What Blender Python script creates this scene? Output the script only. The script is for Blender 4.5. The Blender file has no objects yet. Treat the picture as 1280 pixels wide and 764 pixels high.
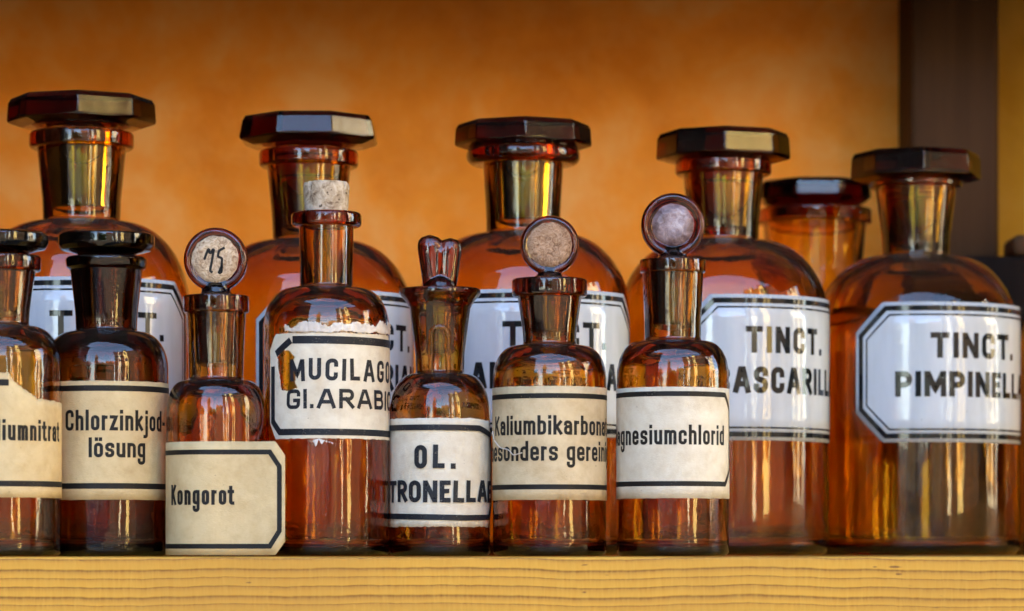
import bpy, bmesh, math, random
from mathutils import Vector, noise as mnoise
random.seed(7)
C = bpy.context.scene.collection
SC = bpy.context.scene
R = math.radians
PI = math.pi

# ------------------------------------------------------------------ camera, light, exposure
FPX = 4030.0          # focal length in pixels of the 1280 px wide photograph
HOR = 688.0           # row of the horizon
CAMZ = 0.003          # the eye is level with the shelf top
cd = bpy.data.cameras.new('camera'); cam = bpy.data.objects.new('camera', cd); C.objects.link(cam)
cam.location = (0, 0, CAMZ); cam.rotation_euler = (R(90), 0, 0)
cd.sensor_width = 36; cd.lens = 36 * FPX / 1280; cd.shift_y = (HOR - 382) / 1280
cd.clip_start = 0.05; cd.clip_end = 500
cd.dof.use_dof = True; cd.dof.focus_distance = 1.565; cd.dof.aperture_fstop = 10.0
SC.camera = cam
SUN_EL = R(44)      # the sun stands behind the shelf wall, to the left
w = bpy.data.worlds.new('World'); SC.world = w; w.use_nodes = True
sky = w.node_tree.nodes.new('ShaderNodeTexSky'); sky.sky_type = 'NISHITA'; sky.sun_disc = False
sky.sun_elevation = SUN_EL; sky.air_density = 1.0; sky.dust_density = 1.0
bg = w.node_tree.nodes['Background']; bg.inputs['Strength'].default_value = 0.15
w.node_tree.links.new(sky.outputs[0], bg.inputs[0])
sd = bpy.data.lights.new('sun', 'SUN'); sun = bpy.data.objects.new('sun', sd); C.objects.link(sun)
sd.energy = 5.0; sd.angle = R(0.5); sd.color = (1, 0.82, 0.54)
# direction TOWARDS the sun: from +Y turned to -X
tosun = Vector((-math.cos(SUN_EL) * math.sin(R(50)), math.cos(SUN_EL) * math.cos(R(50)), math.sin(SUN_EL)))
sun.rotation_euler = tosun.to_track_quat('Z', 'Y').to_euler()
sky.sun_rotation = math.atan2(tosun.x, tosun.y)
SC.view_settings.view_transform = 'Standard'; SC.view_settings.look = 'None'
SC.view_settings.exposure = 3.52; SC.view_settings.gamma = 1
cy = SC.cycles
cy.max_bounces = 40; cy.transmission_bounces = 36; cy.glossy_bounces = 12; cy.diffuse_bounces = 5
cy.transparent_max_bounces = 16; cy.caustics_refractive = True; cy.caustics_reflective = True
cy.sample_clamp_indirect = 12; cy.use_denoising = True; cy.blur_glossy = 0.2

# ------------------------------------------------------------------ materials
class NT:
    def __init__(s, name):
        s.m = bpy.data.materials.new(name); s.m.use_nodes = True
        s.t = s.m.node_tree; s.t.nodes.clear()
        s.out = s.n('ShaderNodeOutputMaterial')
    def n(s, t, **kw):
        x = s.t.nodes.new(t)
        for k, v in kw.items(): setattr(x, k, v)
        return x
    def l(s, a, b): s.t.links.new(a, b)
    def noise(s, vec, scale, detail=4, rough=0.55, dist=0):
        x = s.n('ShaderNodeTexNoise'); x.inputs['Scale'].default_value = scale
        x.inputs['Detail'].default_value = detail; x.inputs['Roughness'].default_value = rough
        x.inputs['Distortion'].default_value = dist
        if vec is not None: s.l(vec, x.inputs['Vector'])
        return x.outputs[0]
    def ramp(s, fac, stops, interp='LINEAR'):
        x = s.n('ShaderNodeValToRGB'); x.color_ramp.interpolation = interp
        e = x.color_ramp.elements
        while len(e) < len(stops): e.new(0.5)
        for i, (p, c) in enumerate(stops):
            e[i].position = p; e[i].color = (*c, 1) if not isinstance(c, (int, float)) else (c, c, c, 1)
        s.l(fac, x.inputs[0]); return x.outputs[0]
    def math(s, op, a, b=None, clamp=False):
        x = s.n('ShaderNodeMath', operation=op, use_clamp=clamp)
        for i, v in enumerate((a, b)):
            if v is None: continue
            if isinstance(v, (int, float)): x.inputs[i].default_value = v
            else: s.l(v, x.inputs[i])
        return x.outputs[0]
    def mixc(s, f, a, b, mode='MIX'):
        x = s.n('ShaderNodeMix', data_type='RGBA', blend_type=mode)
        for i, v in ((0, f), (6, a), (7, b)):
            if isinstance(v, (int, float)): x.inputs[i].default_value = v
            elif isinstance(v, tuple): x.inputs[i].default_value = (*v, 1)
            else: s.l(v, x.inputs[i])
        return x.outputs[2]
    def bump(s, h, strength, dist):
        x = s.n('ShaderNodeBump'); x.inputs['Strength'].default_value = strength
        x.inputs['Distance'].default_value = dist; s.l(h, x.inputs['Height']); return x.outputs[0]
    def bsdf(s, col=None, rough=0.5, bump=None, spec=0.5):
        x = s.n('ShaderNodeBsdfPrincipled'); x.inputs['Roughness'].default_value = rough if isinstance(rough, (int, float)) else 0.5
        if not isinstance(rough, (int, float)): s.l(rough, x.inputs['Roughness'])
        x.inputs['Specular IOR Level'].default_value = spec
        if isinstance(col, tuple): x.inputs['Base Color'].default_value = (*col, 1)
        elif col is not None: s.l(col, x.inputs['Base Color'])
        if bump is not None: s.l(bump, x.inputs['Normal'])
        return x
    def coord(s, k='Object', scale=None, loc=None):
        c = s.n('ShaderNodeTexCoord').outputs[k]
        if scale or loc:
            m = s.n('ShaderNodeMapping'); s.l(c, m.inputs[0])
            if scale: m.inputs['Scale'].default_value = scale
            if loc: m.inputs['Location'].default_value = loc
            c = m.outputs[0]
        return c
    def done(s, sh):
        s.l(sh if not hasattr(sh, 'outputs') else sh.outputs[0], s.out.inputs[0]); return s.m

def glass_mat(name, sigma=(79, 277, 816), wav=0.10, dust=0.10, rough=0.0, ior=1.58):
    t = NT(name)
    co = t.coord('Object'); oi = t.n('ShaderNodeObjectInfo')
    add = t.n('ShaderNodeVectorMath', operation='ADD'); t.l(co, add.inputs[0]); t.l(oi.outputs['Location'], add.inputs[1])
    v = add.outputs[0]
    mp = t.n('ShaderNodeMapping'); mp.inputs['Scale'].default_value = (1, 1, 0.45); t.l(v, mp.inputs[0])
    h = t.noise(mp.outputs[0], 70, 2, 0.5)
    h2 = t.noise(v, 420, 2, 0.5)
    hh = t.math('ADD', h, t.math('MULTIPLY', h2, 0.07))
    b = t.bump(hh, wav, 0.004)
    g = t.n('ShaderNodeBsdfGlass'); g.inputs['IOR'].default_value = ior; g.inputs['Roughness'].default_value = rough
    t.l(b, g.inputs['Normal'])
    # dust lying on faces that look upwards
    geo = t.n('ShaderNodeNewGeometry'); sx = t.n('ShaderNodeSeparateXYZ'); t.l(geo.outputs['Normal'], sx.inputs[0])
    up = t.ramp(sx.outputs[2], [(0.25, 0.0), (0.95, 1.0)])
    dn = t.ramp(t.noise(v, 900, 3, 0.7), [(0.35, 0.35), (0.75, 1.0)])
    spk = t.ramp(t.noise(v, 2300, 1, 0.5), [(0.70, 0.0), (0.74, 0.28)])
    f = t.math('ADD', t.math('MULTIPLY', t.math('MULTIPLY', up, dn), dust), t.math('MULTIPLY', spk, 0.5), clamp=True)
    d = t.n('ShaderNodeBsdfDiffuse'); d.inputs[0].default_value = (0.42, 0.34, 0.26, 1)
    mx = t.n('ShaderNodeMixShader'); t.l(f, mx.inputs[0]); t.l(g.outputs[0], mx.inputs[1]); t.l(d.outputs[0], mx.inputs[2])
    va = t.n('ShaderNodeVolumeAbsorption'); dens = max(sigma)
    va.inputs['Density'].default_value = dens
    va.inputs['Color'].default_value = (*[1 - x / dens for x in sigma], 1)
    t.l(va.outputs[0], t.out.inputs['Volume'])
    return t.done(mx)

G_BIG = glass_mat('amber_glass_large', (44, 152, 660), 0.045, 0.08)
G_SML = glass_mat('amber_glass_small', (92, 275, 920), 0.10, 0.05)
G_DRK = glass_mat('amber_glass_dark', (300, 620, 1300), 0.08, 0.05)
G_STP = glass_mat('amber_glass_stopper', (190, 460, 1150), 0.04, 0.04)
G_LOBE = glass_mat('amber_glass_lobed', (150, 520, 1200), 0.04, 0.03)
G_SHAFT = glass_mat('amber_glass_shaft', (36, 140, 520), 0.05, 0.03)
G_LID = glass_mat('amber_glass_lid', (50, 150, 560), 0.03, 0.05, 0.10, 1.48)

def paper_mat(name, base, stain, amt=0.5, off=0):
    t = NT(name); co = t.coord('Object', loc=(off, off * 1.7, off * 0.3))
    big = t.ramp(t.noise(co, 38, 4, 0.6, 0.6), [(0.40, 0.0), (0.72, 1.0)])
    mid = t.ramp(t.noise(co, 160, 4, 0.65), [(0.45, 0.0), (0.75, 1.0)])
    speck = t.ramp(t.noise(co, 620, 2, 0.5), [(0.74, 0.0), (0.79, 1.0)])
    f = t.math('ADD', t.math('MULTIPLY', big, 0.7 * amt), t.math('MULTIPLY', mid, 0.45 * amt), clamp=True)
    c = t.mixc(f, base, stain)
    c = t.mixc(t.math('MULTIPLY', speck, 0.7), c, (0.10, 0.06, 0.03))
    fib = t.noise(t.coord('Object', scale=(1, 1, 2.2)), 900, 3, 0.6)
    c = t.mixc(t.math('MULTIPLY', fib, 0.18), c, stain)
    b = t.bump(t.math('ADD', fib, t.math('MULTIPLY', t.noise(co, 120, 3, 0.6), 2.0)), 0.35, 0.0006)
    return t.done(t.bsdf(c, 0.62, b, 0.35))
P_CREAM = paper_mat('paper_cream', (0.66, 0.54, 0.34), (0.36, 0.23, 0.10), 0.75)
P_YELLOW = paper_mat('paper_yellowed', (0.65, 0.52, 0.285), (0.36, 0.22, 0.08), 0.62, 3.1)
P_WHITE = paper_mat('paper_white', (0.74, 0.69, 0.565), (0.42, 0.30, 0.16), 0.62, 1.3)
P_TORN = paper_mat('paper_torn_edge', (0.72, 0.68, 0.62), (0.35, 0.25, 0.18), 0.8, 5.3)

def disc_paper_mat(name, k):
    t = NT(name); co = t.coord('Object')
    n = t.noise(co, 420, 5, 0.7, 1.5); n2 = t.noise(co, 150, 4, 0.6)
    c = t.ramp(n, [(0.33, (0.22, 0.14, 0.09)), (0.47, (0.50, 0.39, 0.29)), (0.62, (0.68, 0.58, 0.47))])
    c = t.mixc(t.ramp(n2, [(0.5, 0.0), (0.8, 0.5)]), c, (0.24, 0.13, 0.08))
    c = t.mixc(1.0, c, k, 'MULTIPLY')
    return t.done(t.bsdf(c, 0.85, t.bump(n, 0.8, 0.0015), 0.2))
P_DISC = disc_paper_mat('paper_worn_disc', (1.12, 1.05, 0.92))
P_BARE = disc_paper_mat('paper_rubbed_disc', (0.80, 0.62, 0.50))

def ink_mat(name, col, wear, rough=0.5, off=0.0):
    t = NT(name); co = t.coord('Object', loc=(off, off, off))
    b = t.bsdf(col, rough, None, 0.2 if wear else 0.5)
    if wear <= 0: return t.done(b)
    n = t.ramp(t.math('ADD', t.math('MULTIPLY', t.noise(co, 1400, 3, 0.7), 0.7), t.math('MULTIPLY', t.noise(co, 260, 2), 0.3)),
               [(0.66 - 0.10 * wear, 0.0), (0.74, 0.85)])
    tr = t.n('ShaderNodeBsdfTransparent'); mx = t.n('ShaderNodeMixShader')
    t.l(n, mx.inputs[0]); t.l(b.outputs[0], mx.inputs[1]); t.l(tr.outputs[0], mx.inputs[2])
    return t.done(mx)
INK = ink_mat('printing_ink', (0.013, 0.012, 0.011), 0.45)
INK_W = ink_mat('worn_painted_ink', (0.015, 0.017, 0.022), 0.9, 0.45, 2.0)
INK_E = ink_mat('enamel_black', (0.010, 0.012, 0.014), 0, 0.08)

def enamel_mat():
    t = NT('white_enamel_sky_tint'); co = t.coord('Object')
    n = t.noise(t.coord('Object', scale=(1, 1, 0.15)), 160, 3)
    c = t.ramp(n, [(0.3, (0.46, 0.515, 0.58)), (0.7, (0.525, 0.58, 0.645))])  # blue of the reflected sky is mixed into the white
    c = t.mixc(t.ramp(t.noise(co, 26, 4, 0.65, .5), [(0.48, 0.0), (0.75, 0.40)]), c, (0.46, 0.42, 0.34))
    chip = t.ramp(t.noise(co, 300, 2, 0.5), [(0.775, 0.0), (0.785, 0.8)])
    c = t.mixc(chip, c, (0.06, 0.045, 0.035))
    b = t.bsdf(c, t.ramp(t.noise(co, 60, 3), [(0.3, 0.04), (0.7, 0.12)]), t.bump(t.noise(co, 90, 2), 0.08, 0.003), 0.7)
    return t.done(b)
ENAMEL = enamel_mat()

def pine_mat():
    t = NT('pine_board')
    co = t.coord('Object')
    sx = t.n('ShaderNodeSeparateXYZ'); t.l(co, sx.inputs[0])
    wob = t.noise(t.coord('Object', scale=(7, 2, 3)), 1.0, 2, 0.5)
    wob2 = t.noise(t.coord('Object', scale=(45, 8, 26)), 1.0, 3, 0.6)
    dv = t.math('ADD', t.math('MULTIPLY', t.math('SUBTRACT', wob, 0.5), 0.008), t.math('MULTIPLY', t.math('SUBTRACT', wob2, 0.5), 0.0022))
    d0 = t.math('ADD', t.math('ADD', sx.outputs[2], t.math('MULTIPLY', sx.outputs[1], 0.15)), dv)
    # rings of unequal width
    uneq = t.n('ShaderNodeTexNoise'); uneq.noise_dimensions = '1D'; uneq.inputs['Scale'].default_value = 90; t.l(d0, uneq.inputs['W'])
    ring = t.math('FRACT', t.math('MULTIPLY', t.math('ADD', d0, t.math('MULTIPLY', uneq.outputs[0], 0.0055)), 228))
    col = t.ramp(ring, [(0.0, (0.60, 0.315, 0.031)), (0.45, (0.56, 0.285, 0.026)), (0.80, (0.45, 0.21, 0.018)), (0.92, (0.19, 0.078, 0.009)), (0.97, (0.40, 0.18, 0.02)), (1.0, (0.60, 0.315, 0.031))])
    fine = t.noise(t.coord('Object', scale=(900, 60, 120)), 1.0, 3, 0.6)
    col = t.mixc(t.ramp(fine, [(0.35, 0.0), (0.8, 0.42)]), col, (0.68, 0.40, 0.062))
    blot = t.noise(t.coord('Object', scale=(9, 9, 25)), 1.0, 3)
    col = t.mixc(t.ramp(blot, [(0.45, 0.0), (0.8, 0.4)]), col, (0.36, 0.17, 0.025))
    fl = t.ramp(t.noise(t.coord('Object', scale=(95, 40, 420), loc=(3.1, 0, 0)), 1.0, 1), [(0.745, 0.0), (0.80, 0.75)])
    col = t.mixc(fl, col, (0.14, 0.055, 0.015))
    for fx, fz, fw, fh in ((.1752, -.0045, .0032, .0006), (.1768, -.0078, .0017, .0006), (.1660, -.0046, .0013, .0004), (.0330, -.0160, .0012, .0005), (-.1205, -.0118, .0016, .0004)):
        ex = t.math('POWER', t.math('DIVIDE', t.math('SUBTRACT', sx.outputs[0], fx), fw), 2.0)
        ez = t.math('POWER', t.math('DIVIDE', t.math('SUBTRACT', t.math('ADD', sx.outputs[2], t.math('MULTIPLY', dv, .25)), fz), fh), 2.0)
        m = t.ramp(t.math('ADD', t.math('ADD', ex, ez), t.math('MULTIPLY', t.math('SUBTRACT', fine, .5), 1.6)), [(0.25, 0.85), (1.0, 0.0)])
        col = t.mixc(m, col, (0.15, 0.055, 0.012))
    b = t.bump(t.math('ADD', t.math('MULTIPLY', t.ramp(ring, [(0.0, 0.7), (0.8, 0.3), (0.9, 0.0), (1.0, 0.7)]), 0.8), t.math('MULTIPLY', fine, 0.5)), 0.35, 0.0006)
    return t.done(t.bsdf(col, 0.55, b, 0.35))
PINE = pine_mat()

def plaster_mat(name, a, b_, c_):
    t = NT(name); co = t.coord('Object')
    n1 = t.noise(co, 14, 5, 0.6, 0.3); n2 = t.noise(co, 55, 4, 0.6)
    c = t.ramp(n1, [(0.33, a), (0.52, b_), (0.70, c_)])
    c = t.mixc(t.ramp(n2, [(0.45, 0.0), (0.75, 0.38)]), c, c_)
    return t.done(t.bsdf(c, 0.85, t.bump(n2, 0.3, 0.004), 0.2))
PLASTER = plaster_mat('ochre_plaster', (0.82, 0.245, 0.016), (0.94, 0.315, 0.028), (0.95, 0.43, 0.105))
YELLOW = plaster_mat('yellow_plaster', (0.36, 0.17, 0.008), (0.42, 0.20, 0.012), (0.46, 0.23, 0.026))

def wood_mat(name, a, b_, scl=(60, 60, 3), rough=0.6):
    t = NT(name); n = t.noise(t.coord('Object', scale=scl), 1.0, 4, 0.6, 0.4)
    c = t.ramp(n, [(0.3, a), (0.7, b_)])
    return t.done(t.bsdf(c, rough, t.bump(n, 0.3, 0.001), 0.08))
POSTW = wood_mat('weathered_post_wood', (0.046, 0.020, 0.008), (0.078, 0.036, 0.014))
DARKW = wood_mat('dark_stained_wood', (0.010, 0.006, 0.005), (0.022, 0.014, 0.010))
BROWNW = wood_mat('brown_box_wood', (0.085, 0.040, 0.020), (0.13, 0.065, 0.03))

def cork_mat():
    t = NT('old_cork'); co = t.coord('Object')
    n = t.noise(co, 230, 5, 0.7, 0.8)
    c = t.ramp(n, [(0.30, (0.10, 0.06, 0.04)), (0.42, (0.36, 0.27, 0.18)), (0.6, (0.58, 0.48, 0.36)), (0.75, (0.66, 0.58, 0.47))])
    pit = t.ramp(t.noise(co, 420, 2, 0.5), [(0.66, 0.0), (0.70, 0.85)])
    c = t.mixc(pit, c, (0.07, 0.04, 0.02))
    return t.done(t.bsdf(c, 0.9, t.bump(n, 0.8, 0.0012), 0.2))
CORK = cork_mat()

def simple(name, a, b_=None, scale=3, rough=0.8):
    t = NT(name); n = t.noise(t.coord('Object'), scale, 4)
    return t.done(t.bsdf(t.ramp(n, [(0.35, a), (0.65, b_ or a)]), rough, None, 0.3))

# ------------------------------------------------------------------ helpers
def tag(o, label=None, cat=None, group=None, kind=None):
    if label: o['label'] = label
    if cat: o['category'] = cat
    if group: o['group'] = group
    if kind: o['kind'] = kind
    return o
def empty(name, loc):
    o = bpy.data.objects.new(name, None); C.objects.link(o); o.location = loc; o.empty_display_size = 0.02; return o
def link(name, bm, mat, parent=None, smooth=True, ang=35, loc=None):
    me = bpy.data.meshes.new(name); bm.normal_update(); bm.to_mesh(me); bm.free()
    o = bpy.data.objects.new(name, me); C.objects.link(o); me.materials.append(mat)
    if smooth:
        me.polygons.foreach_set('use_smooth', [True] * len(me.polygons))
        if ang: me.set_sharp_from_angle(angle=R(ang))
    if parent: o.parent = parent
    if loc: o.location = loc
    return o

def rpoly(pts, closed=False, seg=8):
    """polyline whose corners (x, y, r) are rounded with radius r"""
    P = [(p[0], p[1], p[2] if len(p) > 2 else 0.0) for p in pts]; n = len(P); out = []
    for i, (x, y, r) in enumerate(P):
        if (not closed and i in (0, n - 1)) or r <= 0: out.append((x, y)); continue
        a = P[i - 1]; b = P[(i + 1) % n]
        va = Vector((a[0] - x, a[1] - y)); vb = Vector((b[0] - x, b[1] - y)); la, lb = va.length, vb.length
        if la < 1e-9 or lb < 1e-9: out.append((x, y)); continue
        va /= la; vb /= lb
        d = max(-1, min(1, va.dot(vb))); th = math.acos(d)
        if th > PI - 0.02: out.append((x, y)); continue
        t = min(r / math.tan(th / 2), la * 0.499, lb * 0.499); rr = t * math.tan(th / 2)
        bis = (va + vb).normalized(); c = Vector((x, y)) + bis * (rr / math.sin(th / 2))
        s = Vector((x, y)) + va * t - c; e = Vector((x, y)) + vb * t - c
        a0 = math.atan2(s.y, s.x); a1 = math.atan2(e.y, e.x); da = (a1 - a0 + PI) % (2 * PI) - PI
        for k in range(seg + 1):
            q = a0 + da * k / seg; out.append((c.x + rr * math.cos(q), c.y + rr * math.sin(q)))
    res = [out[0]]
    for p in out[1:]:
        if (p[0] - res[-1][0]) ** 2 + (p[1] - res[-1][1]) ** 2 > 1e-14: res.append(p)
    return res

def lathe(bm, prof, n=72, closed_prof=False, axis='Z', rot=0.0, rfun=None):
    """spin (r, z) around Z (or around Y, z going to -Y)"""
    rings = []
    for (r, z) in prof:
        if r < 1e-7:
            rings.append([bm.verts.new((0, 0, z) if axis == 'Z' else (0, -z, 0))]); continue
        ring = []
        for k in range(n):
            a = 2 * PI * k / n + rot; rr = r if rfun is None else rfun(r, z, a)
            ring.append(bm.verts.new((rr * math.cos(a), rr * math.sin(a), z) if axis == 'Z' else (rr * math.cos(a), -z, rr * math.sin(a))))
        rings.append(ring)
    pairs = list(zip(rings[:-1], rings[1:]))
    if closed_prof: pairs.append((rings[-1], rings[0]))
    for A, B in pairs:
        for k in range(n):
            k2 = (k + 1) % n
            if len(A) == 1 and len(B) == 1: continue
            if len(A) == 1: f = (A[0], B[k2], B[k])
            elif len(B) == 1: f = (A[k], A[k2], B[0])
            else: f = (A[k], A[k2], B[k2], B[k])
            bm.faces.new(f)
    bmesh.ops.recalc_face_normals(bm, faces=bm.faces)
    return bm

def box(bm, x0, x1, y0, y1, z0, z1):
    v = [bm.verts.new(p) for p in ((x0, y0, z0), (x1, y0, z0), (x1, y1, z0), (x0, y1, z0), (x0, y0, z1), (x1, y0, z1), (x1, y1, z1), (x0, y1, z1))]
    for f in ((0, 3, 2, 1), (4, 5, 6, 7), (0, 1, 5, 4), (1, 2, 6, 5), (2, 3, 7, 6), (3, 0, 4, 7)): bm.faces.new([v[i] for i in f])
    return bm
def bevel_mod(o, wd, seg=2):
    m = o.modifiers.new('bevel', 'BEVEL'); m.width = wd; m.segments = seg; m.limit_method = 'ANGLE'; m.angle_limit = R(30); return o

# ------------------------------------------------------------------ stroke lettering
def glyphs():
    G = {}
    w = 0.40; r = 0.20; x = 0.68       # widths and radii to the centre line, cap height 1
    def O(w, h, y0=0, r=r): return ([(0, y0, r), (w, y0, r), (w, h, r), (0, h, r)], True)
    L = lambda *p: (list(p), False)
    G['A'] = (0.50, [L((0, 0), (0.20, 1), (0.30, 1), (0.50, 0)), L((0.09, 0.3), (0.41, 0.3))])
    G['B'] = (w, [L((0, 0.53), (0.02, 0.53), (w - .02, 0.53, r), (w - .02, 1, r), (0, 1), (0, 0), (w, 0, r), (w, 0.53, r), (0.02, 0.53))])
    G['C'] = (w, [L((w, 0.77), (w, 1, r), (0, 1, r), (0, 0, r), (w, 0, r), (w, 0.23))])
    G['E'] = (0.30, [L((0.28, 1), (0, 1), (0, 0), (0.28, 0)), L((0, 0.52), (0.22, 0.52))])
    G['G'] = (w, [L((w, 0.79), (w, 1, r), (0, 1, r), (0, 0, r), (w, 0, r), (w, 0.42), (0.26, 0.42))])
    G['H'] = (w, [L((0, 0), (0, 1)), L((w, 0), (w, 1)), L((0, .52), (w, .52))])
    G['I'] = (0.0, [L((0, 0), (0, 1))])
    G['K'] = (w, [L((0, 0), (0, 1)), L((w, 1), (0.02, 0.40)), L((0.15, 0.56), (w + .02, 0))])
    G['L'] = (0.32, [L((0, 1), (0, 0), (0.32, 0))])
    G['M'] = (0.58, [L((0, 0), (0, 1), (0.04, 1), (0.29, 0.22), (0.54, 1), (0.58, 1), (0.58, 0))])
    G['N'] = (0.44, [L((0, 0), (0, 1), (0.03, 1), (0.41, 0), (0.44, 0), (0.44, 1))])
    G['O'] = (w, [O(w, 1)])
    G['P'] = (w, [L((0, 0), (0, 1), (w, 1, r), (w, 0.45, r), (0.02, 0.45))])
    G['R'] = (w, [L((0, 0), (0, 1), (w, 1, r), (w, 0.48, r), (0.02, 0.48)), L((0.18, 0.48), (w + .01, 0))])
    G['S'] = (w, [L((w, 0.82), (w, 1, r), (0, 1, r), (0, 0.54, r), (w, 0.46, r), (w, 0, r), (0, 0, r), (0, 0.18))])
    G['T'] = (0.46, [L((0, 1), (0.46, 1)), L((0.23, 1), (0.23, 0))])
    G['U'] = (w, [L((0, 1), (0, 0, r), (w, 0, r), (w, 1))])
    G['V'] = (0.48, [L((0, 1), (0.21, 0), (0.27, 0), (0.48, 1))])
    l = 0.32; q = 0.15
    G['a'] = (l, [L((0, .56), (0, x, q), (l, x, q), (l, 0)), L((l, .40), (0, .40, q), (0, 0, q), (l - .04, 0, q), (l, .16))])
    G['b'] = (l, [L((0, 1), (0, 0), (l, 0, q), (l, x, q), (0.02, x, q), (0, x - .12))])
    G['c'] = (l, [L((l, .52), (l, x, q), (0, x, q), (0, 0, q), (l, 0, q), (l, .15))])
    G['d'] = (l, [L((l, 1), (l, 0), (0, 0, q), (0, x, q), (l - .02, x, q), (l, x - .12))])
    G['e'] = (l, [L((0.02, .35), (l, .35), (l, x, q), (0, x, q), (0, 0, q), (l, 0, q), (l, .10))])
    G['g'] = (l, [L((l, x), (l, -.27, q), (0, -.27, q), (0, -.12)), L((l, .02), (0, .02, q), (0, x, q), (l - .02, x, q), (l, x - .12))])
    G['h'] = (l, [L((0, 0), (0, 1)), L((0, x - .16), (.02, x, q), (l, x, q), (l, 0))])
    G['i'] = (0.0, [L((0, 0), (0, x)), L((0, .97), (0, 1.0))])
    G['j'] = (0.06, [L((.06, x), (.06, -.27, .10), (-.08, -.27)), L((.06, .97), (.06, 1.0))])
    G['k'] = (l, [L((0, 0), (0, 1)), L((l, x), (.02, .27)), L((.11, .38), (l + .02, 0))])
    G['l'] = (0.0, [L((0, 0), (0, 1))])
    G['m'] = (0.56, [L((0, 0), (0, x)), L((0, x - .16), (.02, x, q), (.28, x, .12), (.28, 0)), L((.28, x - .16), (.30, x, q), (.56, x, .12), (.56, 0))])
    G['n'] = (l, [L((0, 0), (0, x)), L((0, x - .16), (.02, x, q), (l, x, q), (l, 0))])
    G['o'] = (l, [O(l, x, 0, q)])
    G['\u00f6'] = (l, [O(l, x, 0, q), L((.05, .98), (.05, 1.0)), L((l - .05, .98), (l - .05, 1.0))])
    G['r'] = (0.15, [L((0, 0), (0, x)), L((0, x - .18), (.02, x - .02, .12), (.15, x - .02))])
    G['s'] = (l, [L((l, .57), (l, x, q), (0, x, q), (0, .38, q), (l, .31, q), (l, 0, q), (0, 0, q), (0, .11))])
    G['t'] = (0.18, [L((.05, .92), (.05, 0, .12), (.20, 0)), L((-.07, x), (.18, x))])
    G['u'] = (l, [L((l, x), (l, 0)), L((l, .16), (l - .02, 0, q), (0, 0, q), (0, x))])
    G['z'] = (0.28, [L((0, x), (.28, x), (0, 0), (.29, 0))])
    G['.'] = (0.0, [L((0, 0.0), (0, .03))])
    G['-'] = (0.14, [L((0, .36), (.14, .36))])
    G[' '] = (0.10, [])
    return G
GL = glyphs()

def ribbon(bm, pts, closed, th, fmap, off, step):
    """flat stroke of width th along 2-D pts, laid on a surface by fmap(u, v, off)"""
    P = []
    n = len(pts); rng = range(n if closed else n - 1)
    for i in rng:
        a = Vector(pts[i]); b = Vector(pts[(i + 1) % n]); k = max(1, int(math.ceil((b - a).length / step)))
        for j in range(k): P.append(a + (b - a) * (j / k))
    if not closed: P.append(Vector(pts[-1]))
    m = len(P); Lr = []
    for i in range(m):
        if closed: d0 = P[i] - P[i - 1]; d1 = P[(i + 1) % m] - P[i]
        else: d0 = P[i] - P[max(i - 1, 0)]; d1 = P[min(i + 1, m - 1)] - P[i]
        if d0.length < 1e-9: d0 = d1
        if d1.length < 1e-9: d1 = d0
        d0 = d0.normalized(); d1 = d1.normalized()
        nn = Vector((-d0.y - d1.y, d0.x + d1.x)); 
        if nn.length < 1e-6: nn = Vector((-d1.y, d1.x))
        nn.normalize(); n1 = Vector((-d1.y, d1.x)); c = max(0.62, nn.dot(n1))
        h = th / 2 / c
        Lr.append((bm.verts.new(fmap(P[i].x + nn.x * h, P[i].y + nn.y * h, off)), bm.verts.new(fmap(P[i].x - nn.x * h, P[i].y - nn.y * h, off))))
    for i in (range(m) if closed else range(m - 1)):
        a = Lr[i]; b = Lr[(i + 1) % m]
        try: bm.faces.new((a[0], b[0], b[1], a[1])[::-1])
        except ValueError: pass

def write(bm, s, u0, u1, v, cap, th, fmap, gap=0.10, off=0.00012, rough=0.0):
    """letters of height cap from arc u0 to u1, base line v, stroke width th, gap between letters in cap heights"""
    t = th / cap
    wsum = sum(GL[c][0] for c in s); space = (gap * cap + th)
    sx = (u1 - u0 - th - space * (len(s) - 1)) / wsum
    if sx < 0.45 * cap:                       # tight line: squeeze the spacing as well
        sx = 0.45 * cap; space = (u1 - u0 - th - sx * wsum) / (len(s) - 1)
    xs = []; x = 0
    for c in s: xs.append(x); x += GL[c][0] * sx + space
    k = 0
    for ch, x in zip(s, xs):
        jv = random.uniform(-1, 1) * rough * cap; jr = random.uniform(-1, 1) * rough * 1.2
        for pts, closed in GL[ch][1]:
            q = []
            for p in pts:
                yy = p[1]
                if yy >= 0: yy = t / 2 + yy * (1 - t)
                rr = p[2] if len(p) > 2 else 0
                px = p[0] * sx; px += jr * (yy - .5) * cap
                q.append((u0 + th / 2 + x + px, v + jv + yy * cap, rr * min(sx, cap)))
            if not closed:
                for e, o_ in ((0, 1), (-1, -2)):
                    d = Vector((q[e][0] - q[o_][0], q[e][1] - q[o_][1]))
                    if d.length > 1e-9: d = d.normalized() * th * 0.5; q[e] = (q[e][0] + d.x, q[e][1] + d.y, 0)
            ribbon(bm, rpoly(q, closed, 6), closed, th, fmap, off + 0.000006 * (k % 7), 0.0012); k += 1

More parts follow.
